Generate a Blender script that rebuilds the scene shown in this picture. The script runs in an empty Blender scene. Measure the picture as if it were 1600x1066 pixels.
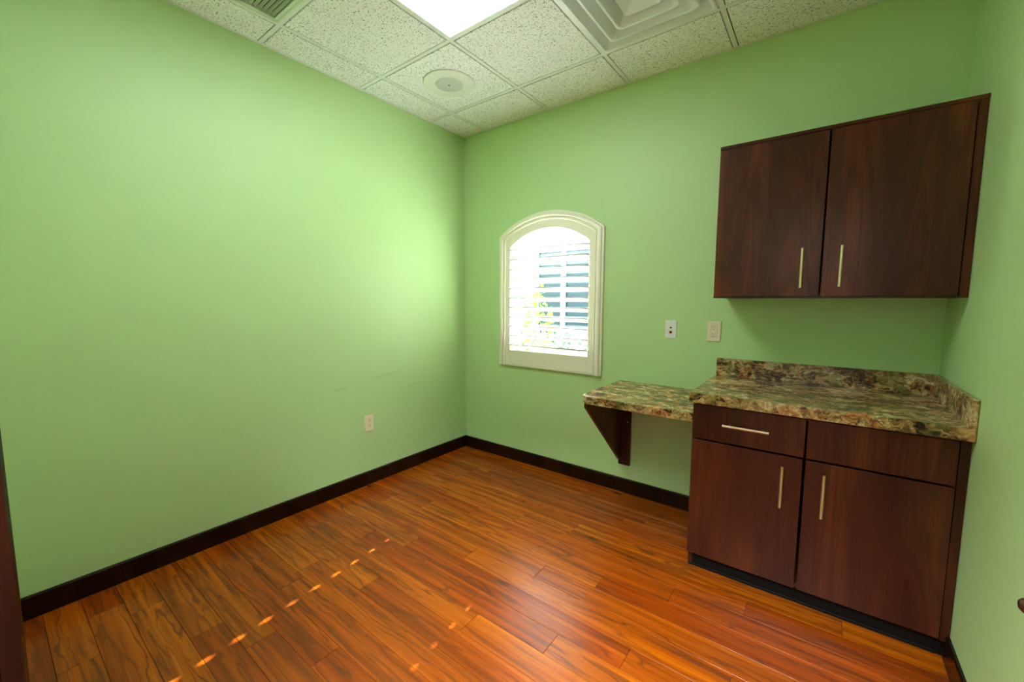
import bpy, bmesh, math, random
from mathutils import Vector, Matrix
random.seed(7)
S = bpy.context.scene
COL = S.collection

# ------------------------------------------------------------------ camera, sky, sun, exposure
CAM = Vector((2.5498, -2.667, 1.3175)); YAW, PITCH, ROLL, FPX = -0.64839, -0.09515, 0.00418, 639.36
d_ = Vector((math.sin(YAW)*math.cos(PITCH), math.cos(YAW)*math.cos(PITCH), math.sin(PITCH)))
r_ = Vector((math.cos(YAW), -math.sin(YAW), 0)); u_ = r_.cross(d_)
rr = math.cos(ROLL)*r_ + math.sin(ROLL)*u_; uu = -math.sin(ROLL)*r_ + math.cos(ROLL)*u_
cd = bpy.data.cameras.new('camera'); cam = bpy.data.objects.new('camera', cd); COL.objects.link(cam)
cam.matrix_world = Matrix(((rr.x, uu.x, -d_.x, CAM.x), (rr.y, uu.y, -d_.y, CAM.y), (rr.z, uu.z, -d_.z, CAM.z), (0, 0, 0, 1)))
cd.sensor_fit = 'HORIZONTAL'; cd.sensor_width = 36.0; cd.lens = 36.0*FPX/1600; cd.clip_start = 0.003; cd.clip_end = 300
S.camera = cam

SUN_DIR = Vector((0.0146, -0.1110, -0.0765)).normalized()
W = bpy.data.worlds.new('sky'); S.world = W; W.use_nodes = True
wn = W.node_tree.nodes; wl = W.node_tree.links
sky = wn.new('ShaderNodeTexSky'); sky.sky_type = 'NISHITA'; sky.sun_disc = False
sky.sun_elevation = math.radians(34.3); sky.sun_rotation = math.atan2(-SUN_DIR.x, -SUN_DIR.y)
bg = wn['Background']; wl.new(sky.outputs[0], bg.inputs[0]); bg.inputs[1].default_value = 1.4
sd = bpy.data.lights.new('sun', 'SUN'); sd.energy = 105.0; sd.angle = math.radians(0.53); sd.color = (1.0, 0.99, 0.98)
so = bpy.data.objects.new('sun', sd); COL.objects.link(so); so.location = (0, 6, 6)
so.rotation_euler = SUN_DIR.to_track_quat('-Z', 'Y').to_euler()
TROFFER_L = 7.6
HALL_FILL_L = 96.0
S.view_settings.view_transform = 'Standard'; S.view_settings.look = 'None'
S.view_settings.gamma = 1.0; S.view_settings.use_curve_mapping = False
S.view_settings.exposure = 0.70
S.cycles.use_denoising = True
S.cycles.max_bounces = 10; S.cycles.diffuse_bounces = 7; S.cycles.transparent_max_bounces = 16
S.cycles.sample_clamp_indirect = 12.0

# ------------------------------------------------------------------ sizes (metres)
RW, RD, H = 2.994, 2.675, 2.72      # room width (x), depth (-y), ceiling height

# ------------------------------------------------------------------ material helpers
def srgb(r, g, b):
    f = lambda c: c/12.92 if c <= .04045 else ((c+.055)/1.055)**2.4
    return (f(r/255), f(g/255), f(b/255), 1)
class NT:
    def __init__(s, name):
        s.m = bpy.data.materials.new(name); s.m.use_nodes = True; s.n = s.m.node_tree.nodes; s.l = s.m.node_tree.links
        s.b = s.n['Principled BSDF']; s.out = s.n['Material Output']
    def new(s, t, **k):
        n = s.n.new('ShaderNode'+t)
        for a, v in k.items(): setattr(n, a, v)
        return n
    def link(s, a, b): s.l.new(a, b)
    def set(s, **k):
        for a, v in k.items(): s.b.inputs[a.replace('_', ' ')].default_value = v
    def math(s, op, a, b=None, c=None):
        n = s.new('Math', operation=op)
        for i, v in enumerate((a, b, c)):
            if v is None: continue
            if isinstance(v, (int, float)): n.inputs[i].default_value = v
            else: s.link(v, n.inputs[i])
        return n.outputs[0]
    def coord(s, kind='Object'): return s.new('TexCoord').outputs[kind]
    def mapping(s, v, scale=(1, 1, 1), loc=(0, 0, 0), rot=(0, 0, 0)):
        n = s.new('Mapping'); n.inputs['Scale'].default_value = scale; n.inputs['Location'].default_value = loc; n.inputs['Rotation'].default_value = rot
        s.link(v, n.inputs['Vector']); return n.outputs[0]
    def add(s, a, b):
        n = s.new('VectorMath', operation='ADD'); s.link(a, n.inputs[0]); s.link(b, n.inputs[1]); return n.outputs[0]
    def noise(s, v, scale, detail=3, rough=.5, dist=0, out='Fac'):
        n = s.new('TexNoise'); n.inputs['Scale'].default_value = scale; n.inputs['Detail'].default_value = detail
        n.inputs['Roughness'].default_value = rough; n.inputs['Distortion'].default_value = dist
        s.link(v, n.inputs['Vector']); return n.outputs[out]
    def ramp(s, f, stops, interp='LINEAR'):
        n = s.new('ValToRGB'); n.color_ramp.interpolation = interp; e = n.color_ramp.elements
        while len(e) < len(stops): e.new(0.5)
        for i, (p, c) in enumerate(stops): e[i].position = p; e[i].color = c if len(c) == 4 else (*c, 1)
        s.link(f, n.inputs[0]); return n.outputs[0]
    def mix(s, f, a, b, mode='MIX'):
        n = s.new('Mix', data_type='RGBA', blend_type=mode)
        for i, v in ((0, f), (6, a), (7, b)):
            if isinstance(v, (int, float)): n.inputs[i].default_value = v
            elif isinstance(v, tuple): n.inputs[i].default_value = v
            else: s.link(v, n.inputs[i])
        return n.outputs[2]
    def bump(s, h, strength, dist=.001):
        n = s.new('Bump'); n.inputs['Strength'].default_value = strength; n.inputs['Distance'].default_value = dist
        s.link(h, n.inputs['Height']); s.link(n.outputs[0], s.b.inputs['Normal'])
    def col(s, c): s.link(c, s.b.inputs['Base Color'])
M = {}
def plain(name, rgb, rough=.5, metal=0, spec=.5, **k):
    t = NT(name); t.set(Base_Color=srgb(*rgb), Roughness=rough, Metallic=metal); t.b.inputs['Specular IOR Level'].default_value = spec
    for a, v in k.items(): t.b.inputs[a.replace('_', ' ')].default_value = v
    v = t.noise(t.coord(), 60, 2); t.link(t.math('MULTIPLY_ADD', v, .12, rough-.06), t.b.inputs['Roughness'])
    M[name] = t.m; return t.m

def wall_paint(name, scuff=False):
    t = NT(name); v = t.coord()
    base = t.mix(t.noise(v, .9, 2), srgb(181, 214, 149), srgb(183, 216, 152))
    if scuff:   # two faint rubbed streaks low on the wall
        sp = t.new('SeparateXYZ'); t.link(v, sp.inputs[0])
        tot = None
        for (y0, z0, sl, ln) in ((-.86, .775, .12, .10), (-.62, .66, .10, .06), (-1.2, .73, .10, .05)):
            dy = t.math('SUBTRACT', sp.outputs[1], y0)
            dz = t.math('SUBTRACT', t.math('SUBTRACT', sp.outputs[2], z0), t.math('MULTIPLY', dy, sl))
            e = t.math('ADD', t.math('POWER', t.math('ABSOLUTE', t.math('DIVIDE', dy, ln)), 2), t.math('POWER', t.math('ABSOLUTE', t.math('DIVIDE', dz, .006)), 2))
            g = t.math('MULTIPLY', t.math('EXPONENT', t.math('MULTIPLY', e, -1)), t.noise(v, 45, 3))
            tot = g if tot is None else t.math('ADD', tot, g)
        base = t.mix(t.math('MULTIPLY', tot, .45), base, srgb(96, 130, 72))
    t.col(base); t.set(Roughness=.50); t.b.inputs['Specular IOR Level'].default_value = .55
    t.bump(t.noise(v, 260, 2), .05, .0006); M[name] = t.m
wall_paint('paint'); wall_paint('paint_scuffed', True)
plain('hall_paint', (82, 78, 72), .7)  # darkened so that the cabinet doors reflect a dim hall
plain('hall_floor', (104, 62, 36), .5)
plain('plaster', (232, 230, 224), .6)

def floor_wood():
    t = NT('plank_wood'); v = t.coord(); info = t.new('ObjectInfo'); rnd = info.outputs['Random']
    cv = t.new('CombineXYZ')
    for i, k in enumerate((37., 91., 17.)): t.link(t.math('MULTIPLY', rnd, k), cv.inputs[i])
    o = t.add(v, cv.outputs[0])
    warp = t.noise(t.mapping(o, (1.5, 8, 1)), 1.0, 3, .5, .4, out='Color')
    wv = t.new('VectorMath', operation='SCALE'); t.link(warp, wv.inputs[0]); wv.inputs['Scale'].default_value = .9
    p = t.add(t.mapping(o, (.55, 9.5, 1)), wv.outputs[0])
    n = t.noise(p, 1.25, 2, .45, .25)
    ring = t.math('MULTIPLY_ADD', t.math('SINE', t.math('MULTIPLY', n, 46)), .5, .5)
    line = t.math('POWER', ring, 7)                                  # thin dark growth lines
    broad = t.noise(t.mapping(o, (.55, 15, 1)), 1.5, 4, .55, .45)
    fib = t.noise(t.mapping(o, (5, 260, 1)), 1.0, 3, .6)
    c = t.ramp(broad, [(.25, srgb(98, 49, 26)), (.45, srgb(143, 74, 38)), (.60, srgb(164, 88, 45)), (.78, srgb(190, 112, 58))])
    hs = t.new('HueSaturation'); t.link(c, hs.inputs['Color']); t.link(t.math('MULTIPLY_ADD', rnd, .012, .491), hs.inputs['Hue'])
    t.link(t.math('MULTIPLY_ADD', rnd, .3, .9), hs.inputs['Value']); hs.inputs['Saturation'].default_value = 1.09
    c = t.mix(t.math('MULTIPLY', line, t.math('MULTIPLY', t.noise(t.mapping(o, (.8, 12, 1)), 1.3, 2), 1.1)), hs.outputs[0], srgb(74, 36, 18))
    c = t.mix(t.ramp(fib, [(.40, (0, 0, 0)), (.68, (.45,)*3)]), c, srgb(104, 52, 26))
    knot = t.new('TexVoronoi'); knot.inputs['Scale'].default_value = 1.0; t.link(t.mapping(o, (2.1, 6.5, 1)), knot.inputs['Vector'])
    c = t.mix(t.ramp(knot.outputs['Distance'], [(.03, (.85,)*3), (.11, (0, 0, 0))]), c, srgb(62, 30, 14))
    t.col(c); t.set(Roughness=.26); t.b.inputs['Specular IOR Level'].default_value = .42
    M['plank_wood'] = t.m
floor_wood()

def cab_wood(name, dark=1.0):
    t = NT(name); v = t.coord(); info = t.new('ObjectInfo'); rnd = info.outputs['Random']
    cv = t.new('CombineXYZ')
    for i, k in enumerate((13., 5., 29.)): t.link(t.math('MULTIPLY', rnd, k), cv.inputs[i])
    o = t.add(v, cv.outputs[0])
    n = t.noise(t.mapping(o, (5.5, 5.5, .75)), 1.0, 2, .45, .6)
    ring = t.math('MULTIPLY_ADD', t.math('SINE', t.math('MULTIPLY', n, 62)), .5, .5)
    fib = t.noise(t.mapping(o, (230, 230, 4)), 1.0, 3, .6)
    broad = t.noise(t.mapping(o, (7, 7, .8)), 1.0, 2)
    k = lambda *c: tuple(x*dark for x in srgb(*c)[:3])+(1,)
    c = t.ramp(broad, [(.32, k(58, 23, 11)), (.5, k(82, 37, 17)), (.68, k(108, 52, 24))])
    c = t.mix(t.math('MULTIPLY', t.math('POWER', ring, 2), .55), c, k(50, 17, 9))
    c = t.mix(t.ramp(fib, [(.42, (0, 0, 0)), (.66, (.5,)*3)]), c, k(52, 22, 13))
    t.col(c); t.set(Roughness=.33); t.b.inputs['Specular IOR Level'].default_value = .32
    t.link(t.math('MULTIPLY_ADD', fib, .10, .24), t.b.inputs['Roughness']); t.bump(fib, .03, .0005); M[name] = t.m
cab_wood('mahogany'); cab_wood('espresso', .32); cab_wood('base_dark', .16)
plain('toe_black', (9, 8, 7), .6, 0, .2)

def granite():
    t = NT('granite_laminate'); v = t.coord()
    def warp(vec, sc, amp, det=3):
        w = t.noise(vec, sc, det, .55, .4, out='Color'); sb = t.new('VectorMath', operation='SUBTRACT'); t.link(w, sb.inputs[0]); sb.inputs[1].default_value = (.5, .5, .5)
        k = t.new('VectorMath', operation='SCALE'); t.link(sb.outputs[0], k.inputs[0]); k.inputs['Scale'].default_value = amp; return t.add(vec, k.outputs[0])
    p = warp(warp(v, 5, .14), 30, .045, 4)
    st = t.mapping(p, (.45, 1, 1))                                     # flakes lie along the counter
    vo = t.new('TexVoronoi'); vo.inputs['Scale'].default_value = 120; t.link(st, vo.inputs['Vector'])
    sp = t.new('SeparateColor'); t.link(vo.outputs['Color'], sp.inputs[0])
    tone = t.noise(t.mapping(p, (.6, 1, 1)), 15, 4, .65, .6)           # light and dark drifts
    f = t.math('MULTIPLY_ADD', t.math('SUBTRACT', tone, .5), 3.0, t.math('MULTIPLY_ADD', sp.outputs[0], .55, .22))
    c = t.ramp(f, [(.0, srgb(44, 30, 18)), (.16, srgb(84, 60, 36)), (.30, srgb(124, 96, 58)), (.44, srgb(158, 128, 78)), (.56, srgb(186, 150, 98)), (.70, srgb(196, 168, 112)), (.86, srgb(214, 190, 142)), (1.0, srgb(230, 214, 180))])
    hue = t.noise(p, 11, 2)
    c = t.mix(t.ramp(hue, [(.52, (0, 0, 0)), (.64, (.6,)*3)]), c, srgb(188, 128, 84), 'OVERLAY')
    c = t.mix(t.ramp(hue, [(.36, (.55,)*3), (.47, (0, 0, 0))]), c, srgb(138, 132, 62))
    v2 = t.new('TexVoronoi', feature='DISTANCE_TO_EDGE'); v2.inputs['Scale'].default_value = 52; t.link(st, v2.inputs['Vector'])
    edge = t.ramp(v2.outputs['Distance'], [(.0, (1, 1, 1)), (.14, (0, 0, 0))])
    c = t.mix(t.math('MULTIPLY', edge, t.ramp(t.noise(p, 20, 3), [(.42, (.0,)*3), (.64, (.85,)*3)])), c, srgb(38, 27, 16))
    speck = t.ramp(t.noise(p, 240, 3, .7), [(.55, (0, 0, 0)), (.66, (1, 1, 1))])
    c = t.mix(t.math('MULTIPLY', speck, .45), c, srgb(60, 44, 26))
    t.col(c); t.set(Roughness=.2); t.b.inputs['Specular IOR Level'].default_value = .55; M['granite'] = t.m
granite()

def tile_mat():
    t = NT('acoustic_tile'); v = t.coord(); info = t.new('ObjectInfo')
    cv = t.new('CombineXYZ')
    for i, k in enumerate((31., 57., 0.)): t.link(t.math('MULTIPLY', info.outputs['Random'], k), cv.inputs[i])
    o = t.add(v, cv.outputs[0])
    n = t.noise(o, 62, 2, .5, .6)
    worm = t.math('LESS_THAN', t.math('ABSOLUTE', t.math('SUBTRACT', n, .5)), .03)
    mask = t.math('GREATER_THAN', t.noise(o, 105, 1), .53)
    pit = t.math('GREATER_THAN', t.noise(o, 230, 1), .69)
    f = t.math('MAXIMUM', t.math('MULTIPLY', worm, mask), t.math('MULTIPLY', pit, .7))
    t.col(t.mix(t.math('MULTIPLY', f, .85), srgb(243, 244, 245), srgb(104, 106, 98))); t.set(Roughness=.9); t.b.inputs['Specular IOR Level'].default_value = .2
    t.bump(t.math('SUBTRACT', 1.0, f), .5, .002); M['tile'] = t.m
tile_mat()
plain('tee_white', (226, 228, 226), .45)
plain('deck_dark', (38, 38, 34), .9)
plain('fixture_white', (224, 228, 226), .3)
plain('diffuser_white', (226, 234, 236), .32)
plain('speaker_ring', (222, 224, 214), .5)
plain('speaker_mesh', (186, 192, 184), .6)
plain('dark_hole', (22, 22, 20), .7)
plain('vent_white', (206, 216, 200), .4)
plain('vent_fin', (205, 214, 202), .45)
plain('shutter_cream', (232, 228, 206), .38)
plain('louver_white', (206, 206, 203), .4)
plain('ivory', (230, 218, 188), .35)
plain('white_plastic', (226, 228, 226), .35)
plain('red_jack', (170, 26, 22), .4)
plain('green_jack', (60, 84, 62), .4)
plain('nickel', (226, 208, 176), .42, 1.0)
plain('screw_steel', (200, 200, 196), .3, 1.0)
plain('bronze', (62, 36, 26), .3, .6)
plain('vinyl_white', (240, 241, 240), .4)
plain('stucco', (238, 236, 230), .85)
plain('concrete', (226, 223, 216), .9)
plain('teal_glass', (20, 58, 68), .25)
plain('mullion_grey', (196, 202, 214), .5)
plain('leaf_lime', (150, 182, 62), .5)
plain('leaf_dark', (62, 96, 48), .5)
plain('stem_brown', (92, 74, 50), .8)
plain('roofing', (120, 112, 104), .9)
def glass():
    t = NT('window_glass'); tr = t.new('BsdfTransparent'); gl = t.new('BsdfGlossy'); gl.inputs['Roughness'].default_value = .02
    tr.inputs['Color'].default_value = (.94, .97, .97, 1)
    fr = t.new('Fresnel'); fr.inputs[0].default_value = 1.35; mx = t.new('MixShader')
    t.link(fr.outputs[0], mx.inputs[0]); t.link(tr.outputs[0], mx.inputs[1]); t.link(gl.outputs[0], mx.inputs[2]); t.link(mx.outputs[0], t.out.inputs[0]); M['glass'] = t.m
glass()
def lamp(name, L, c):
    t = NT(name); t.set(Base_Color=(.9, .9, .9, 1), Roughness=.4); t.b.inputs['Emission Color'].default_value = (*c, 1); t.b.inputs['Emission Strength'].default_value = L; M[name] = t.m
lamp('troffer_lens', TROFFER_L, (.93, 1.0, 1.05)); lamp('hall_fill_lens', HALL_FILL_L, (.94, 1.0, 1.03))

# ------------------------------------------------------------------ mesh helpers
def obj(name, bm, mat, parent=None, loc=None, smooth=False):
    if isinstance(bm, bmesh.types.BMesh):
        bmesh.ops.recalc_face_normals(bm, faces=bm.faces)
        me = bpy.data.meshes.new(name); bm.to_mesh(me); bm.free()
        me.materials.append(M[mat])
        if smooth:
            for p in me.polygons: p.use_smooth = True
            try: me.set_sharp_from_angle(angle=math.radians(38))
            except Exception: pass
    else: me = bm
    o = bpy.data.objects.new(name, me); COL.objects.link(o)
    if parent is not None: o.parent = parent
    if loc is not None: o.location = loc
    return o
def box(bm, x0, x1, y0, y1, z0, z1, bev=0, seg=1):
    b2 = bmesh.new(); bmesh.ops.create_cube(b2, size=1)
    bmesh.ops.scale(b2, vec=(x1-x0, y1-y0, z1-z0), verts=b2.verts); bmesh.ops.translate(b2, vec=((x0+x1)/2, (y0+y1)/2, (z0+z1)/2), verts=b2.verts)
    if bev: bmesh.ops.bevel(b2, geom=b2.edges[:], offset=bev, segments=seg, affect='EDGES', profile=.7)
    me = bpy.data.meshes.new('t'); b2.to_mesh(me); b2.free(); bm.from_mesh(me); bpy.data.meshes.remove(me); return bm
def B(*a, **k): return box(bmesh.new(), *a, **k)
def cyl(bm, p0, p1, r0, r1=None, n=16):
    p0, p1 = Vector(p0), Vector(p1); r1 = r0 if r1 is None else r1; ax = (p1-p0).normalized()
    t = ax.orthogonal().normalized(); s = ax.cross(t)
    A = [bm.verts.new(p0+(t*math.cos(2*math.pi*i/n)+s*math.sin(2*math.pi*i/n))*r0) for i in range(n)]
    C = [bm.verts.new(p1+(t*math.cos(2*math.pi*i/n)+s*math.sin(2*math.pi*i/n))*r1) for i in range(n)]
    for i in range(n): bm.faces.new((A[i], A[(i+1) % n], C[(i+1) % n], C[i]))
    bm.faces.new(A[::-1]); bm.faces.new(C); return bm
def lathe(bm, c, ax, prof, n=32):
    """prof: list of (radius, distance along ax)"""
    c = Vector(c); ax = Vector(ax).normalized(); t = ax.orthogonal().normalized(); s = ax.cross(t); rings = []
    for r, h in prof:
        if r < 1e-6: rings.append([bm.verts.new(c+ax*h)])
        else: rings.append([bm.verts.new(c+ax*h+(t*math.cos(2*math.pi*i/n)+s*math.sin(2*math.pi*i/n))*r) for i in range(n)])
    for a, b in zip(rings, rings[1:]):
        for i in range(n):
            j = (i+1) % n
            if len(a) == 1: bm.faces.new((a[0], b[i], b[j]))
            elif len(b) == 1: bm.faces.new((a[i], a[j], b[0]))
            else: bm.faces.new((a[i], a[j], b[j], b[i]))
    return bm
def extrude_poly(bm, pts, axis, a, b):
    """pts: 2D outline; axis 0/1/2 is the extrusion axis"""
    def P(q, h):
        l = list(q); l.insert(axis, h); return Vector(l)
    A = [bm.verts.new(P(q, a)) for q in pts]; C = [bm.verts.new(P(q, b)) for q in pts]; n = len(pts)
    for i in range(n): bm.faces.new((A[i], A[(i+1) % n], C[(i+1) % n], C[i]))
    bm.faces.new(A[::-1]); bm.faces.new(C); return bm
def loft(bm, rings, closed_path=False, closed_prof=True):
    V = [[bm.verts.new(p) for p in r] for r in rings]; n = len(V[0]); m = len(V)
    for i in range(m if closed_prof else m-1):
        a, b = V[i], V[(i+1) % m]
        for j in range(n if closed_path else n-1):
            k = (j+1) % n; bm.faces.new((a[j], a[k], b[k], b[j]))
    if not closed_path and closed_prof:
        bm.faces.new([r[0] for r in V]); bm.faces.new([r[-1] for r in V][::-1])
    return bm
def wall_with_hole(outer, hole, axis, a, b):
    bm = bmesh.new()
    def P(q, h):
        l = list(q); l.insert(axis, h); return Vector(l)
    sides = []
    for h in (a, b):
        es = []; loops = []
        for L in (outer, hole):
            vs = [bm.verts.new(P(q, h)) for q in L]; loops.append(vs)
            es += [bm.edges.new((vs[i], vs[(i+1) % len(vs)])) for i in range(len(vs))]
        bmesh.ops.triangle_fill(bm, edges=es, use_beauty=True); sides.append(loops)
    for k in (0, 1):
        A, C = sides[0][k], sides[1][k]
        for i in range(len(A)): bm.faces.new((A[i], A[(i+1) % len(A)], C[(i+1) % len(A)], C[i]))
    return bm
def empty(name, loc=(0, 0, 0)):
    o = bpy.data.objects.new(name, None); COL.objects.link(o); o.location = loc; o.empty_display_size = .05; return o
def tag(o, label, cat, group=None):
    o['label'] = label; o['category'] = cat
    if group: o['group'] = group
    return o
def struct(o, label=None, cat=None):
    o['kind'] = 'structure'
    if label: o['label'] = label
    if cat: o['category'] = cat
    return o
def part(name, bm, mat, parent, **k):
    """a part given in world coordinates under a thing whose Empty stands elsewhere"""
    o = obj(name, bm, mat, parent, **k)
    if k.get('loc') is None:
        w = Vector((0, 0, 0)); p = parent
        while p is not None: w += p.location; p = p.parent
        o.location = -w
    return o

# ------------------------------------------------------------------ room shell
CX = 0.869                                                     # window centre
def arch(hw, zb, R, zc, n=28):
    """outline of an arched opening from lower left over the arc to lower right, as (x, z)"""
    a0 = math.asin(hw/R)
    return [(CX-hw, zb)] + [(CX+R*math.sin(-a0+2*a0*i/n), zc+R*math.cos(-a0+2*a0*i/n)) for i in range(n+1)] + [(CX+hw, zb)]
hole = arch(.40, .815, .685, 1.252)
struct(obj('wall_back', wall_with_hole([(-.15, -.2), (-.15, 2.98), (RW+.15, 2.98), (RW+.15, -.2)], hole, 1, 0, .20), 'paint'), 'light green painted wall with the arched window', 'wall')
struct(obj('wall_left', B(-.15, 0, -RD-.12, 0, -.2, 2.98), 'paint_scuffed'), 'light green painted blank wall with a low power outlet', 'wall')
struct(obj('wall_right', B(RW, RW+.15, -RD-.12, 0, -.2, 2.98), 'paint'), 'light green painted wall beside the cabinets', 'wall')
DX0, DX1, DH = 1.95, 2.885, 2.06                               # door opening in the front wall
fw = wall_with_hole([(0, -.2), (0, 2.98), (RW, 2.98), (RW, -.2)], [(DX0-.018, -.1), (DX0-.018, DH+.018), (DX1+.018, DH+.018), (DX1+.018, -.1)], 1, -RD-.12, -RD)
struct(obj('wall_front', fw, 'paint'), 'light green painted wall with the doorway', 'wall')
floor = struct(obj('floor', B(-.1, RW+.1, -RD-.12, 0, -.2, -.0085), 'deck_dark'), 'glossy reddish brown wood plank floor', 'floor')
# planks, running along the back wall
PW, PL = .112, 1.22
JO = {0: .30, 1: 1.31, 2: .55, 3: 1.66, 4: .98, 5: .25, 6: 2.36, 7: 2.08, 8: 1.784, 9: 1.518, 10: 1.15, 11: .822, 12: 1.788, 13: 1.464, 14: .93, 15: .58, 16: 1.86, 17: 1.152, 18: 2.10, 19: .66, 20: .308, 21: 1.41, 22: .475, 23: 1.75, 24: .9}
yb = -1.012 + 9*PW
k = 0; y1 = yb
pcache = {}
def plank_mesh(w, d):
    key = (round(w, 3), round(d, 3))
    if key not in pcache:
        b = B(-w/2, w/2, -d/2, d/2, -.009, 0)
        es = [e for e in b.edges if all(v.co.z > -.001 for v in e.verts)]
        bmesh.ops.bevel(b, geom=es, offset=.00025, segments=1, affect='EDGES')
        bmesh.ops.recalc_face_normals(b, faces=b.faces)
        me = bpy.data.meshes.new('plank'); b.to_mesh(me); b.free(); me.materials.append(M['plank_wood']); pcache[key] = me
    return pcache[key]
while y1 > -RD+.001:
    hi, lo = min(y1, -.002), max(y1-PW, -RD)
    j = JO.get(k, .4) - 3*PL; xs = []
    while j < RW+PL: xs.append(j); j += PL
    for a, b in zip(xs, xs[1:]):
        a2, b2 = max(a, .002), min(b, RW-.002)
        if b2-a2 < .03 or hi-lo < .01: continue
        obj('plank', plank_mesh(b2-a2-.0016, hi-lo-.0014), None, floor, ((a2+b2)/2, (hi+lo)/2, 0))
    y1 -= PW; k += 1
obj('threshold', B(DX0, DX1, -RD-.12, -RD, -.0085, .004, .003), 'espresso', floor)

# ceiling: dark plenum deck, tee grid, wall angle, tiles
ceil = struct(obj('ceiling', B(-.1, RW+.1, -RD-.12, .1, H+.10, H+.26), 'deck_dark'), 'suspended ceiling of white fissured tiles in a tee grid', 'ceiling')
GX = [0, .2494, .8594, 1.4694, 2.0794, 2.6894, RW]; GY = [0, -.3887, -.9987, -1.6087, -2.2187, -RD]
FW, GAP = .0115, .005
def tee(x0, x1, y0, y1): 
    b = B(x0, x1, y0, y1, H+.0005, H+.004)
    if x1-x0 > y1-y0: box(b, x0, x1, (y0+y1)/2-.001, (y0+y1)/2+.001, H+.004, H+.04)
    else: box(b, (x0+x1)/2-.001, (x0+x1)/2+.001, y0, y1, H+.004, H+.04)
    return b
for x in GX[1:-1]: obj('main_tee', tee(x-FW, x+FW, -RD, 0), 'tee_white', ceil)
for y in GY[1:-1]:
    for a, b in zip(GX, GX[1:]):
        if y == GY[3] and abs(a-.8594) < .01: continue           # the long light spans two bays
        obj('cross_tee', tee(a+(FW if a else 0), b-(FW if b < RW else 0), y-FW, y+FW), 'tee_white', ceil)
an = .019
for nm, (x0, x1, y0, y1) in (('a', (0, an, -RD, 0)), ('b', (RW-an, RW, -RD, 0)), ('c', (an, RW-an, -an, 0)), ('d', (an, RW-an, -RD, -RD+an))):
    obj('wall_angle', B(x0, x1, y0, y1, H-.001, H+.004), 'tee_white', ceil)
skip = {(2, 2), (2, 3), (3, 1), (1, 3)}
tc = {}
for i in range(6):
    for j in range(5):
        if (i, j) in skip: continue
        x0 = GX[i]+(FW+GAP if i else an+.001); x1 = GX[i+1]-(FW+GAP if i < 5 else an+.001)
        y1 = GY[j]-(FW+GAP if j else an+.001); y0 = GY[j+1]+(FW+GAP if j < 4 else an+.001)
        key = (round(x1-x0, 3), round(y1-y0, 3))
        if key not in tc:
            b = B(-(x1-x0)/2, (x1-x0)/2, -(y1-y0)/2, (y1-y0)/2, 0, .018); es = [e for e in b.edges if all(v.co.z < .001 for v in e.verts)]
            bmesh.ops.bevel(b, geom=es, offset=.0015, segments=1, affect='EDGES')
            bmesh.ops.recalc_face_normals(b, faces=b.faces); me = bpy.data.meshes.new('ceiling_tile'); b.to_mesh(me); b.free(); me.materials.append(M['tile']); tc[key] = me
        obj('ceiling_tile', tc[key], None, ceil, ((x0+x1)/2, (y0+y1)/2, H-.001))

# baseboards
def bboard(name, pts, lab):
    o = obj(name, extrude_poly(bmesh.new(), *pts), 'base_dark'); struct(o, lab, 'baseboard'); return o
bt, bh = .012, .098
prof = [(0, 0), (bt, 0), (bt, bh-.006), (bt-.004, bh), (0, bh)]
bboard('baseboard_left', ([(x, z) for x, z in prof], 1, -RD, -.0), 'dark brown baseboard under the blank green wall')
bboard('baseboard_back', ([(-x, z) for x, z in prof], 0, bt, 2.078), 'dark brown baseboard under the window wall')
bboard('baseboard_right', ([(RW-x, z) for x, z in prof], 1, -RD, -.575), 'dark brown baseboard beside the base cabinet')
bboard('baseboard_front', ([(-RD+x, z) for x, z in prof], 0, bt, DX0-.07), 'dark brown baseboard beside the doorway')

# door frame: casing on the room side and jambs
tr = empty('trim_1', (DX0, -RD, 0)); struct(tr, 'dark wood door frame at the left edge of the view', 'door frame')
def casing_prof(s):  # s=+1: casing to the left of the opening
    return [(0, 0), (0, .014), (-.006, .0165), (-.05, .0165), (-.062, .010), (-.066, 0)]
part('casing', extrude_poly(bmesh.new(), [(DX0+x, -RD+y) for x, y in casing_prof(1)], 2, 0, DH+.06), 'base_dark', tr)
part('casing', extrude_poly(bmesh.new(), [(DX1-x, -RD+y) for x, y in casing_prof(1)], 2, 0, DH+.06), 'base_dark', tr)
part('head_casing', extrude_poly(bmesh.new(), [(-RD+y, DH-x) for x, y in casing_prof(1)], 0, DX0, DX1), 'base_dark', tr)
part('jamb', B(DX0-.016, DX0, -RD-.119, -RD, 0, DH, .001), 'base_dark', tr)
part('jamb', B(DX1, DX1+.016, -RD-.119, -RD, 0, DH, .001), 'base_dark', tr)
part('head_jamb', B(DX0-.016, DX1+.016, -RD-.119, -RD, DH, DH+.016), 'base_dark', tr)
part('stop', B(DX0, DX0+.012, -RD-.08, -RD-.045, 0, DH-.001, .001), 'base_dark', tr)

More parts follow.
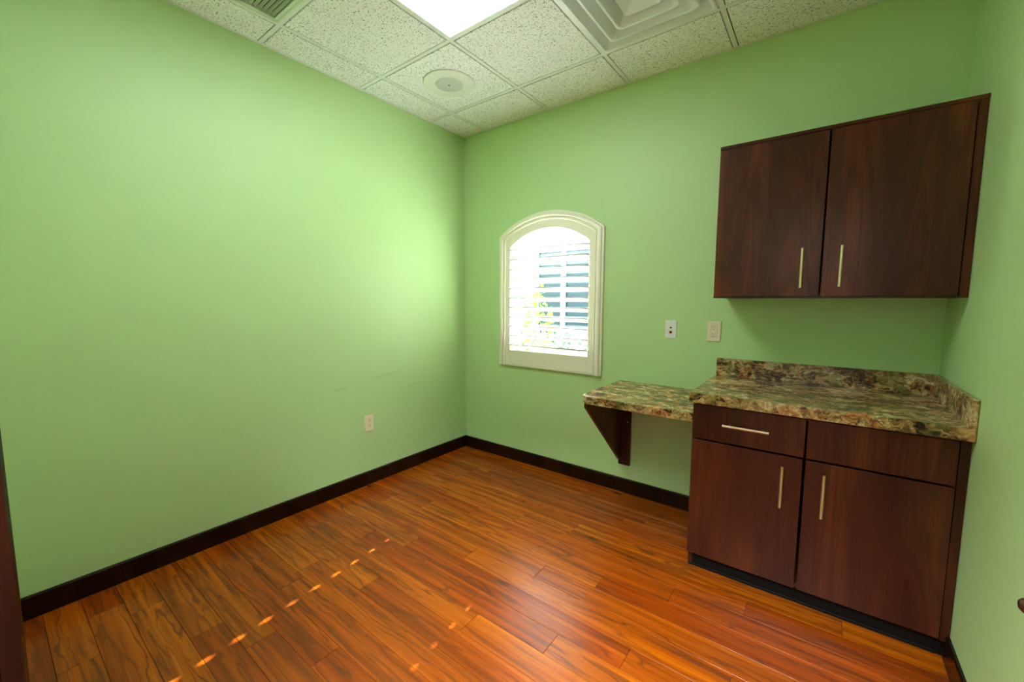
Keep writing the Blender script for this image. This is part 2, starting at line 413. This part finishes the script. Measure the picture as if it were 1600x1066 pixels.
# door leaf standing open at the right edge of the view
dr = empty('door_1', (2.86, -RD+.02, 0)); struct(dr, 'open dark wood door with a bronze knob at the right edge', 'door')
part('leaf', B(2.848, 2.886, -RD+.022, -1.722, .01, 2.045, .002), 'mahogany', dr)
lv = bmesh.new(); lathe(lv, (2.848, -1.782, .885), (-1, 0, 0), [(0, .047), (.006, .0465), (.010, .043), (.0115, .036), (.0105, .028), (.0095, .004), (0, .004)], 24)
loft(lv, [[Vector((2.848-.038+(.005*t_)+.0065*math.cos(a_), -1.782-.11*t_, .885+.0115*(1-.25*t_)*math.sin(a_))) for a_ in [2*math.pi*i_/16 for i_ in range(16)]] for t_ in (0, .25, .5, .75, 1)], closed_path=True, closed_prof=False)
kb = part('lever_handle', lv, 'bronze', dr, smooth=True)
rz = part('rosette', lathe(bmesh.new(), (2.848, -1.782, .885), (-1, 0, 0), [(0, .008), (.026, .008), (.031, .004), (.032, 0)], 32), 'bronze', kb, smooth=True)
for z in (.25, 1.05, 1.8): part('hinge', cyl(bmesh.new(), (2.845, -RD+.019, z-.045), (2.845, -RD+.019, z+.045), .006, n=12), 'screw_steel', dr, smooth=True)

# hall behind the doorway
HY0, HY1, HX0, HX1 = -RD-.12, -RD-1.72, .4, 4.2
struct(obj('floor_hall', B(HX0-.1, HX1+.1, HY1-.1, HY0, -.2, 0), 'hall_floor'), 'brown floor of the hall behind the doorway', 'floor')
struct(obj('ceiling_hall', B(HX0-.1, HX1+.1, HY1-.1, HY0, H, H+.26), 'tile'), 'white ceiling of the hall behind the doorway', 'ceiling')
struct(obj('wall_hall', B(HX0, HX1, HY1-.1, HY1, 0, H), 'hall_paint'), 'darkened grey wall of the hall behind the doorway', 'wall')
struct(obj('wall_hall_left', B(HX0-.1, HX0, HY1-.1, HY0, 0, H), 'hall_paint'), 'darkened grey end wall of the hall, left', 'wall')
struct(obj('wall_hall_right', B(HX1, HX1+.1, HY1-.1, HY0, 0, H), 'hall_paint'), 'darkened grey end wall of the hall, right', 'wall')
struct(obj('wall_hall_front', B(RW+.15, HX1, HY0, HY0+.05, 0, H), 'hall_paint'), 'darkened grey hall wall beside the room', 'wall')
hl = empty('hall_fill_light', (2.4, -3.55, H)); tag(hl, 'long added fill light on the unseen hall ceiling behind the doorway', 'ceiling light')  # unseen lamp, added to fill the room through the doorway
part('lens', B(1.53, 3.57, -3.82, -3.28, H-.012, H-.004), 'hall_fill_lens', hl); part('frame', wall_with_hole([(1.5, -3.85), (3.6, -3.85), (3.6, -3.25), (1.5, -3.25)], [(1.53, -3.82), (3.57, -3.82), (3.57, -3.28), (1.53, -3.28)], 2, H-.016, H), 'fixture_white', hl)

# ------------------------------------------------------------------ window unit and plantation shutter
wn_ = empty('window_1', (CX, .15, .815)); struct(wn_, 'arched window behind the white louvered shutter', 'window')
wo, wi = arch(.399, .817, .684, 1.252), arch(.380, .840, .665, 1.252)
def ring_frame(o, i, y0, y1):
    bm = bmesh.new(); loft(bm, [[Vector((x, y0, z)) for x, z in o], [Vector((x, y1, z)) for x, z in o], [Vector((x, y1, z)) for x, z in i], [Vector((x, y0, z)) for x, z in i]], closed_path=True); return bm
part('window_frame', ring_frame(wo, wi, .13, .18), 'vinyl_white', wn_)
part('pane', extrude_poly(bmesh.new(), arch(.381, .839, .666, 1.252), 1, .154, .157), 'glass', wn_)
part('sill', B(CX-.395, CX+.395, .03, .13, .816, .826, .002), 'vinyl_white', wn_)

sh = empty('plantation_shutter', (CX, 0, .80)); tag(sh, 'cream arched plantation shutter with tilted white louvers on the green wall', 'shutter')
# moulded casing on three sides: offset from the outer outline, depth from the wall
R0, ZC, HW = .745, 1.252, .460
cprof = [(0, .001), (0, -.016), (.004, -.020), (.013, -.021), (.016, -.030), (.022, -.034), (.036, -.036), (.041, -.032), (.043, -.020), (.054, -.020), (.056, -.026), (.062, -.026), (.0655, -.022), (.0655, .001)]
cb = bmesh.new(); loft(cb, [[Vector((x, y, z)) for x, z in arch(HW-d, .80, R0-d, ZC)] for d, y in cprof])
part('casing', cb, 'shutter_cream', sh, smooth=True)
part('sill_strip', B(CX-.398, CX+.398, -.022, .001, .800, .810, .001), 'shutter_cream', sh)
SO, OHW, OR_, OZC, ZB = .3935, .349, .556, 1.318, .927
Ro = R0-.0655; PY0, PY1 = -.016, .012
zo = lambda x: ZC+math.sqrt(Ro*Ro-x*x); zi = lambda x: OZC+math.sqrt(OR_*OR_-x*x)
for s in (-1, 1):
    q = [(CX+s*SO, .8125), (CX+s*SO, zo(SO))] + [(CX+s*(SO-(SO-OHW-.0006)*t/4), zo(SO-(SO-OHW)*t/4)) for t in range(1, 5)] + [(CX+s*(OHW+.0006), .8125)]
    b = extrude_poly(bmesh.new(), q, 1, PY0, PY1); part('stile', b, 'shutter_cream', sh)
part('bottom_rail', B(CX-OHW, CX+OHW, PY0+.001, PY1, .8125, ZB, .001), 'shutter_cream', sh)
b = bmesh.new(); N = 24; xs = [-OHW+2*OHW*i/N for i in range(N+1)]
loft(b, [[Vector((CX+x, PY0+.001, zo(x))) for x in xs], [Vector((CX+x, PY1, zo(x))) for x in xs], [Vector((CX+x, PY1, zi(x))) for x in xs], [Vector((CX+x, PY0+.001, zi(x))) for x in xs]])
part('top_rail', b, 'shutter_cream', sh)
LW, LT, TH, SLIT = .089, .0115, math.radians(19), .0044
lb = bmesh.new(); q = []
for i in range(20):
    a = 2*math.pi*i/20; u, v = (math.copysign(abs(g)**.6, g) for g in (math.cos(a), math.sin(a))); u, v = u*LW/2, v*LT/2
    q.append((u*math.cos(TH)+v*math.sin(TH), -u*math.sin(TH)+v*math.cos(TH)))        # (y, z): the room edge is up
extrude_poly(lb, q, 0, -OHW+SLIT, OHW-SLIT*2.1)
# the middle of each end reaches the stile (tongue added to break the sun into spots); the corners are cut back and leave small open slits
tq = [(u*math.cos(TH)+v*math.sin(TH), -u*math.sin(TH)+v*math.cos(TH)) for u, v in ((-.037, -.0035), (.007, -.0045), (.007, .0045), (-.037, .0035))]
extrude_poly(lb, tq, 0, -OHW, -OHW+SLIT+.001)
tq = [(u*math.cos(TH)+v*math.sin(TH), -u*math.sin(TH)+v*math.cos(TH)) for u, v in ((-.041, -.003), (.019, -.004), (.019, .004), (-.041, .003))]
extrude_poly(lb, tq, 0, OHW-SLIT*2.1-.001, OHW)
tq = [(u*math.cos(TH)+v*math.sin(TH), -u*math.sin(TH)+v*math.cos(TH)) for u, v in ((-.041, -.003), (-.0195, -.004), (-.0195, .004), (-.041, .003))]
extrude_poly(lb, tq, 0, OHW-.001, OHW+.0045)                          # lip over the stile face, added to stop sun leaking past
bmesh.ops.recalc_face_normals(lb, faces=lb.faces)
lm = bpy.data.meshes.new('louver'); lb.to_mesh(lm); lb.free(); lm.materials.append(M['louver_white'])
for p_ in lm.polygons: p_.use_smooth = len(p_.vertices) == 4
NL = 11
for i in range(NL):
    zk = .961+.0754*i
    o = obj('louver', lm, None, sh, (0, 0, zk-.80))
for z in (1.06, 1.62): part('hinge', cyl(bmesh.new(), (CX+.3958, PY0-.003, z-.03), (CX+.3958, PY0-.003, z+.03), .004, n=10), 'shutter_cream', sh, smooth=True)

# ------------------------------------------------------------------ cabinets
def bar_pull(parent, c, length, axis, off):
    """bar pull with two posts; c is the centre on the door face (y = face), off the stand-off"""
    c = Vector(c); a = Vector((0, 0, 1)) if axis == 'z' else Vector((1, 0, 0)); f = Vector((0, -1, 0)); b = bmesh.new()
    cyl(b, c+f*off-a*length/2, c+f*off+a*length/2, .006, n=14)
    for s in (-1, 1): cyl(b, c+a*s*length*.36, c+f*off+a*s*length*.36, .0042, n=10)
    return part('handle', b, 'nickel', parent, smooth=True)
def slab(name, x0, x1, z0, z1, yf, th, parent, mat='mahogany'):
    o = part(name, B(x0, x1, yf, yf+th, z0, z1, .0012), mat, parent); return o

wc = empty('wall_cabinet', (2.094, 0, 1.342)); tag(wc, 'dark mahogany two-door wall cabinet hung above the granite counter', 'cabinet')
UD, UZ0, UZ1, UX0 = .353, 1.342, 2.090, 2.094
UB = UD-.020
def carcass(bm, x0, x1, yb_, yf, z0, z1, t=.018):
    box(bm, x0, x0+t, yf, yb_, z0, z1, .0008); box(bm, x1-t, x1, yf, yb_, z0, z1, .0008)
    box(bm, x0+t, x1-t, yf, yb_, z0, z0+t); box(bm, x0+t, x1-t, yf, yb_, z1-t, z1); box(bm, x0+t, x1-t, yb_-.008, yb_, z0+t, z1-t)
    return bm
part('body', carcass(bmesh.new(), UX0, 2.966, -.001, -UB, UZ0, UZ1), 'mahogany', wc)
part('top_rail', B(UX0, RW-.001, -UD+.006, -UB, UZ1-.016, UZ1, .001), 'mahogany', wc)
part('filler', B(2.967, RW-.001, -UB-.006, -.002, UZ0, UZ1-.017, .001), 'mahogany', wc)
part('bottom_edge', B(UX0, 2.966, -UD+.004, -UB, UZ0, UZ0+.006), 'espresso', wc)
d1 = slab('door', UX0+.002, 2.528, UZ0+.007, 2.071, -UD, .0195, wc); bar_pull(d1, (2.460, -UD, 1.476), .178, 'z', .030)
d2 = slab('door', 2.535, 2.962, UZ0+.007, 2.071, -UD, .0195, wc); bar_pull(d2, (2.599, -UD, 1.478), .178, 'z', .030)

bc = empty('base_cabinet', (2.078, 0, 0)); tag(bc, 'dark mahogany base cabinet with one drawer and two doors under the granite counter', 'cabinet')
BF = .602; BB = BF-.020; BX0 = 2.078
b = carcass(bmesh.new(), BX0, 2.966, -.001, -BB, .085, .844)
box(b, BX0, BX0+.018, -.556, -.001, .0, .085)
part('body', b, 'mahogany', bc)
part('toe_kick', B(BX0+.018, RW-.002, -.556, -.54, 0, .084), 'toe_black', bc)
part('toe_strip', B(BX0+.003, 2.965, -.562, -.5565, 0, .012, .002), 'toe_black', bc)
part('filler', B(2.967, RW-.001, -BB-.004, -.56, .072, .844, .001), 'mahogany', bc)
dw = slab('drawer', BX0+.003, 2.522, .671, .836, -BF, .0195, bc); bar_pull(dw, (2.305, -BF, .758), .182, 'x', .030)
slab('false_drawer_front', 2.530, 2.962, .671, .836, -BF, .0195, bc)
e1 = slab('door', BX0+.003, 2.520, .087, .663, -BF, .0195, bc); bar_pull(e1, (2.452, -BF, .534), .182, 'z', .030)
e2 = slab('door', 2.530, 2.962, .087, .663, -BF, .0195, bc); bar_pull(e2, (2.594, -BF, .531), .182, 'z', .030)

ct = empty('countertop', (2.068, 0, .845)); tag(ct, 'brown and gold granite-look countertop with backsplash on the base cabinet', 'countertop')
CT0, CT1, CTF = .846, .893, .630
part('slab', B(2.066, RW-.0015, -CTF, -.0015, CT0, CT1, .003, seg=2), 'granite', ct)
part('backsplash', B(2.066, RW-.0015, -.020, -.0015, CT1, .993, .0015), 'granite', ct)
part('side_splash', B(RW-.020, RW-.0015, -CTF+.001, -.0205, CT1, .993, .0015), 'granite', ct)

ws = empty('wall_shelf', (1.462, 0, .74)); tag(ws, 'lower granite-look wall shelf with a rounded corner on a dark bracket', 'shelf')
ST, SB_, SX0, SX1, SF, SR = .784, .743, 1.462, 2.0775, .597, .075
q = [(SX1, -.0015), (SX0, -.0015), (SX0, -SF+SR)] + [(SX0+SR-SR*math.cos(math.radians(a)), -SF+SR-SR*math.sin(math.radians(a))) for a in range(9, 91, 9)] + [(SX1, -SF)]
b = extrude_poly(bmesh.new(), q, 2, SB_, ST)
es = [e for e in b.edges if all(v.co.z > ST-.001 for v in e.verts)]
bmesh.ops.bevel(b, geom=es, offset=.003, segments=2, affect='EDGES')
part('shelf_top', b, 'granite', ws)
br = part('bracket', B(1.476, 1.556, -.020, -.0015, .200, SB_-.0005, .001), 'mahogany', ws)
part('gusset', extrude_poly(bmesh.new(), [(-.0205, SB_-.0005), (-.0205, .235), (-.034, .235), (-.552, SB_-.035), (-.552, SB_-.0005)], 0, 1.476, 1.494), 'mahogany', br)
part('screw', lathe(bmesh.new(), (1.534, -.020, .505), (0, -1, 0), [(0, .002), (.003, .0018), (.0042, 0)], 14), 'screw_steel', br, smooth=True)
part('cap_rail', B(1.495, 1.512, -.30, -.0205, SB_-.032, SB_-.0005, .001), 'espresso', br)

# ------------------------------------------------------------------ wall plates (built facing +v, origin at the plate centre on the wall)
def plate_frame(name, loc, normal):
    o = empty(name, loc); o.rotation_euler = (0, 0, math.atan2(normal[1], normal[0])+math.pi/2)   # local -y points into the room
    return o
def rounded(w, h, r, n=5):
    pts = []
    for cx, cz, a0 in ((w/2-r, h/2-r, 0), (-w/2+r, h/2-r, 90), (-w/2+r, -h/2+r, 180), (w/2-r, -h/2+r, 270)):
        for i in range(n+1):
            a = math.radians(a0+90*i/n); pts.append((cx+r*math.cos(a), cz+r*math.sin(a)))
    return pts
def plate(o, w, h, mat):
    b = bmesh.new(); A = rounded(w, h, .003); C = rounded(w-.006, h-.006, .002)
    loft(b, [[Vector((x, 0, z)) for x, z in A], [Vector((x, -.0035, z)) for x, z in A], [Vector((x, -.0062, z)) for x, z in C], [Vector((x, 0, z)) for x, z in C]], closed_path=True)
    b.faces.new([b.verts.new(Vector((x, -.0062, z))) for x, z in C])
    return obj('cover_plate', b, mat, o)
def screw(o, x, z): return obj('screw', lathe(bmesh.new(), (x, -.006, z), (0, -1, 0), [(0, .0012), (.002, .0011), (.003, 0)], 12), 'screw_steel', o)
def slots(parent, z, y):
    for x, h in ((-.0065, .008), (.0065, .0065)): obj('slot', B(x-.0011, x+.0011, y-.0006, y, z+.001-h/2+.003, z+.001+h/2+.003), 'dark_hole', parent)
    obj('ground_hole', cyl(bmesh.new(), (0, y-.0006, z-.0085), (0, y, z-.0085), .0026, n=10), 'dark_hole', parent)
ol = plate_frame('power_outlet', (0, -.999, .449), (1, 0)); tag(ol, 'ivory duplex power outlet low on the blank green wall', 'outlet')
plate(ol, .072, .117, 'ivory'); screw(ol, 0, 0)
for z in (.0195, -.0195):
    rc = obj('receptacle', extrude_poly(bmesh.new(), [(max(-.0165, min(.0165, .0195*math.cos(math.radians(a)))), z+.0145*math.sin(math.radians(a))) for a in range(0, 360, 18)], 1, -.0085, -.0055), 'ivory', ol); slots(rc, z, -.0085)
og = plate_frame('power_outlet', (2.039, 0, 1.148), (0, -1)); tag(og, 'ivory rectangular power outlet on the green wall left of the wall cabinet', 'outlet')
plate(og, .076, .120, 'ivory'); screw(og, 0, .0485); screw(og, 0, -.0485)
rc = obj('receptacle', B(-.0168, .0168, -.0085, -.0055, -.0335, .0335, .0012), 'ivory', og)
slots(rc, .0205, -.0085); slots(rc, -.0195, -.0085)
obj('reset_button', B(-.009, .009, -.0098, -.0085, .0015, .006, .0004), 'ivory', rc); obj('test_button', B(-.009, .009, -.0098, -.0085, -.0055, -.001, .0004), 'ivory', rc)
obj('shadow_line', wall_with_hole(rounded(.0352, .0692, .001), rounded(.0338, .0674, .001), 1, -.0066, -.0058), 'dark_hole', og)
od = plate_frame('data_plate', (1.791, 0, 1.150), (0, -1)); tag(od, 'white wall plate with a red jack beside the window', 'wall plate')
plate(od, .070, .115, 'white_plastic'); screw(od, 0, .0415); screw(od, 0, -.0415)
j1 = obj('jack', B(-.006, .006, -.0085, -.0055, .005, .015, .0008), 'green_jack', od); obj('port', B(-.0036, .0036, -.0089, -.0084, .0075, .0125), 'dark_hole', j1)
j2 = obj('jack', B(-.0085, .0085, -.0090, -.0055, -.026, -.010, .0008), 'red_jack', od); obj('port', B(-.0045, .0045, -.0094, -.0089, -.022, -.014), 'dark_hole', j2)

# ------------------------------------------------------------------ ceiling fixtures
tf = empty('ceiling_light', (1.1644, -1.6087, H)); tag(tf, 'bright rectangular recessed ceiling light with a white lens', 'ceiling light')
x0, x1, y0, y1 = .8594+FW+.001, 1.4694-FW-.001, -2.2187+FW+.001, -.9987-FW-.001
part('frame', wall_with_hole([(x0, y0), (x1, y0), (x1, y1), (x0, y1)], [(x0+.008, y0+.008), (x1-.008, y0+.008), (x1-.008, y1-.008), (x0+.008, y1-.008)], 2, H-.001, H+.03), 'fixture_white', tf)
part('lens', B(x0+.008, x1-.008, y0+.008, y1-.008, H+.004, H+.008), 'troffer_lens', tf)
part('housing', B(x0-.004, x1+.004, y0-.004, y1+.004, H+.032, H+.095), 'fixture_white', tf)

df = empty('air_diffuser', (1.7744, -.6937, H)); tag(df, 'white square ceiling air diffuser with nested stepped cones', 'air diffuser')
def sq_cone(name, prof, parent, mat='diffuser_white', r=.02):
    """prof: (half size, z) pairs, a shell of rounded squares"""
    b = bmesh.new(); loft(b, [[Vector((x, y, z)) for x, y in rounded(2*h, 2*h, max(.004, min(r, h*.5)), 4)] for h, z in prof], closed_path=True, closed_prof=True)
    return obj(name, b, mat, parent, smooth=True)
sq_cone('outer_frame', [(.288, .003), (.288, -.006), (.286, -.008), (.279, -.008), (.274, -.003), (.240, .052), (.240, .056), (.276, .003), (.282, .002)], df, r=.014)
sq_cone('cone', [(.226, .030), (.226, -.004), (.223, -.008), (.213, -.008), (.209, -.004), (.172, .052), (.172, .056), (.208, .004), (.218, .004), (.222, .030)], df, r=.03)
sq_cone('cone', [(.156, .030), (.156, -.004), (.153, -.008), (.143, -.008), (.139, -.004), (.102, .052), (.102, .056), (.138, .004), (.148, .004), (.152, .030)], df, r=.028)
b = bmesh.new(); loft(b, [[Vector((x, y, z)) for x, y in rounded(2*h, 2*h, .02, 4)] for h, z in [(.088, .004), (.086, .0), (.080, .004), (.040, .030)]], closed_path=True, closed_prof=False)
b.faces.new([b.verts.new(Vector((x, y, .030))) for x, y in rounded(.08, .08, .02, 4)]); obj('centre_cone', b, 'diffuser_white', df, smooth=True)
obj('hub', lathe(bmesh.new(), (0, 0, .030), (0, 0, -1), [(0, .026), (.020, .024), (.032, .016), (.036, 0)], 28), 'diffuser_white', df, smooth=True)
obj('plenum', wall_with_hole(rounded(.584, .584, .01), rounded(.57, .57, .01), 2, .004, .09), 'fixture_white', df)
obj('neck_plate', B(-.285, .285, -.285, .285, .088, .095), 'fixture_white', df)

vg = empty('return_grille', (.5544, -1.9137, H)); tag(vg, 'white square return air grille with dark fins in the ceiling', 'vent')
HV = .305-FW-.001
obj('frame', wall_with_hole([(-HV, -HV), (HV, -HV), (HV, HV), (-HV, HV)], [(-HV+.028, -HV+.028), (HV-.028, -HV+.028), (HV-.028, HV-.028), (-HV+.028, HV-.028)], 2, -.004, .02), 'vent_white', vg)
obj('lip', wall_with_hole([(-HV+.006, -HV+.006), (HV-.006, -HV+.006), (HV-.006, HV-.006), (-HV+.006, HV-.006)], [(-HV+.012, -HV+.012), (HV-.012, -HV+.012), (HV-.012, HV-.012), (-HV+.012, HV-.012)], 2, -.006, -.004), 'vent_white', vg)
fi = HV-.028
fb = extrude_poly(bmesh.new(), [(-.0045, .013), (-.0035, .0135), (.0045, .001), (.0035, .0005)], 0, -fi, fi); bmesh.ops.recalc_face_normals(fb, faces=fb.faces)
fm = bpy.data.meshes.new('fin'); fb.to_mesh(fm); fb.free(); fm.materials.append(M['vent_fin'])
n = 26
for i in range(n): obj('fin', fm, None, vg, (0, -fi+2*fi*(i+.5)/n, 0))
for x in (-.13, 0, .13): obj('fin_bar', B(x-.001, x+.001, -fi, fi, .013, .018), 'vent_fin', vg)
obj('duct', B(-HV, HV, -HV, HV, .06, .09), 'dark_hole', vg)

sp = empty('ceiling_speaker', (.540, -.697, H)); tag(sp, 'round white ceiling speaker with a grey mesh centre', 'speaker')
obj('ring', lathe(bmesh.new(), (0, 0, 0), (0, 0, -1), [(.166, .001), (.166, .005), (.163, .0085), (.150, .011), (.092, .0125), (.088, .0110), (.088, .001)], 56), 'speaker_ring', sp, smooth=True)
ms = obj('mesh_grille', lathe(bmesh.new(), (0, 0, 0), (0, 0, -1), [(.088, .0100), (.084, .0118), (.040, .0128), (0, .0130)], 48), 'speaker_mesh', sp, smooth=True)
obj('centre_screw', lathe(bmesh.new(), (0, 0, -.0130), (0, 0, -1), [(0, .002), (.005, .0018), (.006, 0)], 14), 'dark_hole', ms)
for a in (10, 100, 190, 280):
    x, y = .150*math.cos(math.radians(a)), .150*math.sin(math.radians(a)); obj('screw', lathe(bmesh.new(), (x, y, -.0108), (0, 0, -1), [(0, .0012), (.003, .001), (.004, 0)], 10), 'speaker_mesh', sp)

# ------------------------------------------------------------------ outside the window
struct(obj('ground', B(-9, 7, .20, 14, -.35, -.15), 'concrete'), 'pale paving outside the window', 'ground')
struct(obj('roof', B(-3, 6, -5, 1.45, 2.985, 3.10), 'roofing'), 'roof with an unseen overhang added to shade the window arch', 'roof')  # overhang reaches out to keep direct sun off the window arch
nb = empty('neighbouring_building', (-1.2, 4.0, -.15)); tag(nb, 'white building with dark teal windows seen through the louvers', 'building')
WX0, WX1, WZ0, WZ1 = -1.97, .12, .80, 2.42
part('wall', wall_with_hole([(-6, -.15), (-6, 3.1), (3.5, 3.1), (3.5, -.15)], [(WX0, WZ0), (WX0, WZ1), (WX1, WZ1), (WX1, WZ0)], 1, 4.0, 4.3), 'stucco', nb)
wd = part('window', B(WX0, WX1, 4.10, 4.13, WZ0, WZ1), 'teal_glass', nb)
for x in (-1.355, -.45): part('mullion', B(x-.04, x+.04, 4.04, 4.11, WZ0, WZ1), 'mullion_grey', wd)
part('transom', B(WX0, WX1, 4.05, 4.10, 2.28, 2.33), 'mullion_grey', wd)
part('frame', wall_with_hole([(WX0, WZ0), (WX0, WZ1), (WX1, WZ1), (WX1, WZ0)], [(WX0+.05, WZ0+.05), (WX0+.05, WZ1-.05), (WX1-.05, WZ1-.05), (WX1-.05, WZ0+.05)], 1, 4.03, 4.12), 'mullion_grey', wd)
w2 = part('window', B(-2.55, -2.34, 3.985, 4.01, .9, 2.3), 'mullion_grey', nb); part('pane', B(-2.52, -2.37, 3.975, 3.99, .95, 2.25), 'teal_glass', w2)
part('roof_edge', B(-6.2, 3.7, 3.7, 4.4, 3.1, 3.25), 'stucco', nb)
def shrub(name, label, c, rx, ry, h, nleaf, mat, group=None):
    o = empty(name, c); tag(o, label, 'shrub', group); fb = bmesh.new(); rnd = random.Random(int(c[0]*1000)+int(h*77))
    for _ in range(nleaf):
        a = rnd.uniform(0, 2*math.pi); e = rnd.uniform(-.9, 1); rr_ = rnd.uniform(.55, 1)
        p = Vector((rx*rr_*math.cos(a)*math.sqrt(1-e*e), ry*rr_*math.sin(a)*math.sqrt(1-e*e), h*.58+h*.42*rr_*e))
        t = Vector((rnd.uniform(-1, 1), rnd.uniform(-1, 1), rnd.uniform(-.3, 1))).normalized(); s = t.orthogonal().normalized()
        s = Matrix.Rotation(rnd.uniform(0, 6.28), 3, t) @ s; nn = t.cross(s)*.006; L_, w_ = rnd.uniform(.06, .10), rnd.uniform(.016, .026)
        q = [fb.verts.new(v) for v in (p, p+t*L_*.5+s*w_+nn, p+t*L_, p+t*L_*.5-s*w_+nn)]
        fb.faces.new((q[0], q[1], q[2])); fb.faces.new((q[0], q[2], q[3]))
    fo = obj('foliage', fb, mat, o); fo['kind'] = 'stuff'
    for i in range(5):
        a = i*1.256; obj('stem', cyl(bmesh.new(), (0.03*math.cos(a), .03*math.sin(a), 0), (rx*.5*math.cos(a), ry*.5*math.sin(a), h*.7), .012, .005, 7), 'stem_brown', o)
shrub('shrub', 'tall lime green shrub outside the window', (-.19, 1.45, -.15), .19, .2, 1.70, 420, 'leaf_lime')
for i_, (x_, nm_) in enumerate(((-1.5, 'far left'), (-.65, 'left'), (.2, 'middle'), (1.05, 'right'))):
    shrub('shrub', 'low dark green hedge shrub outside the window, ' + nm_ + ' of four', (x_, 2.5, -.15), .40, .34, 1.10+.03*(i_ % 2), 500, 'leaf_dark', 'low hedge outside the window')
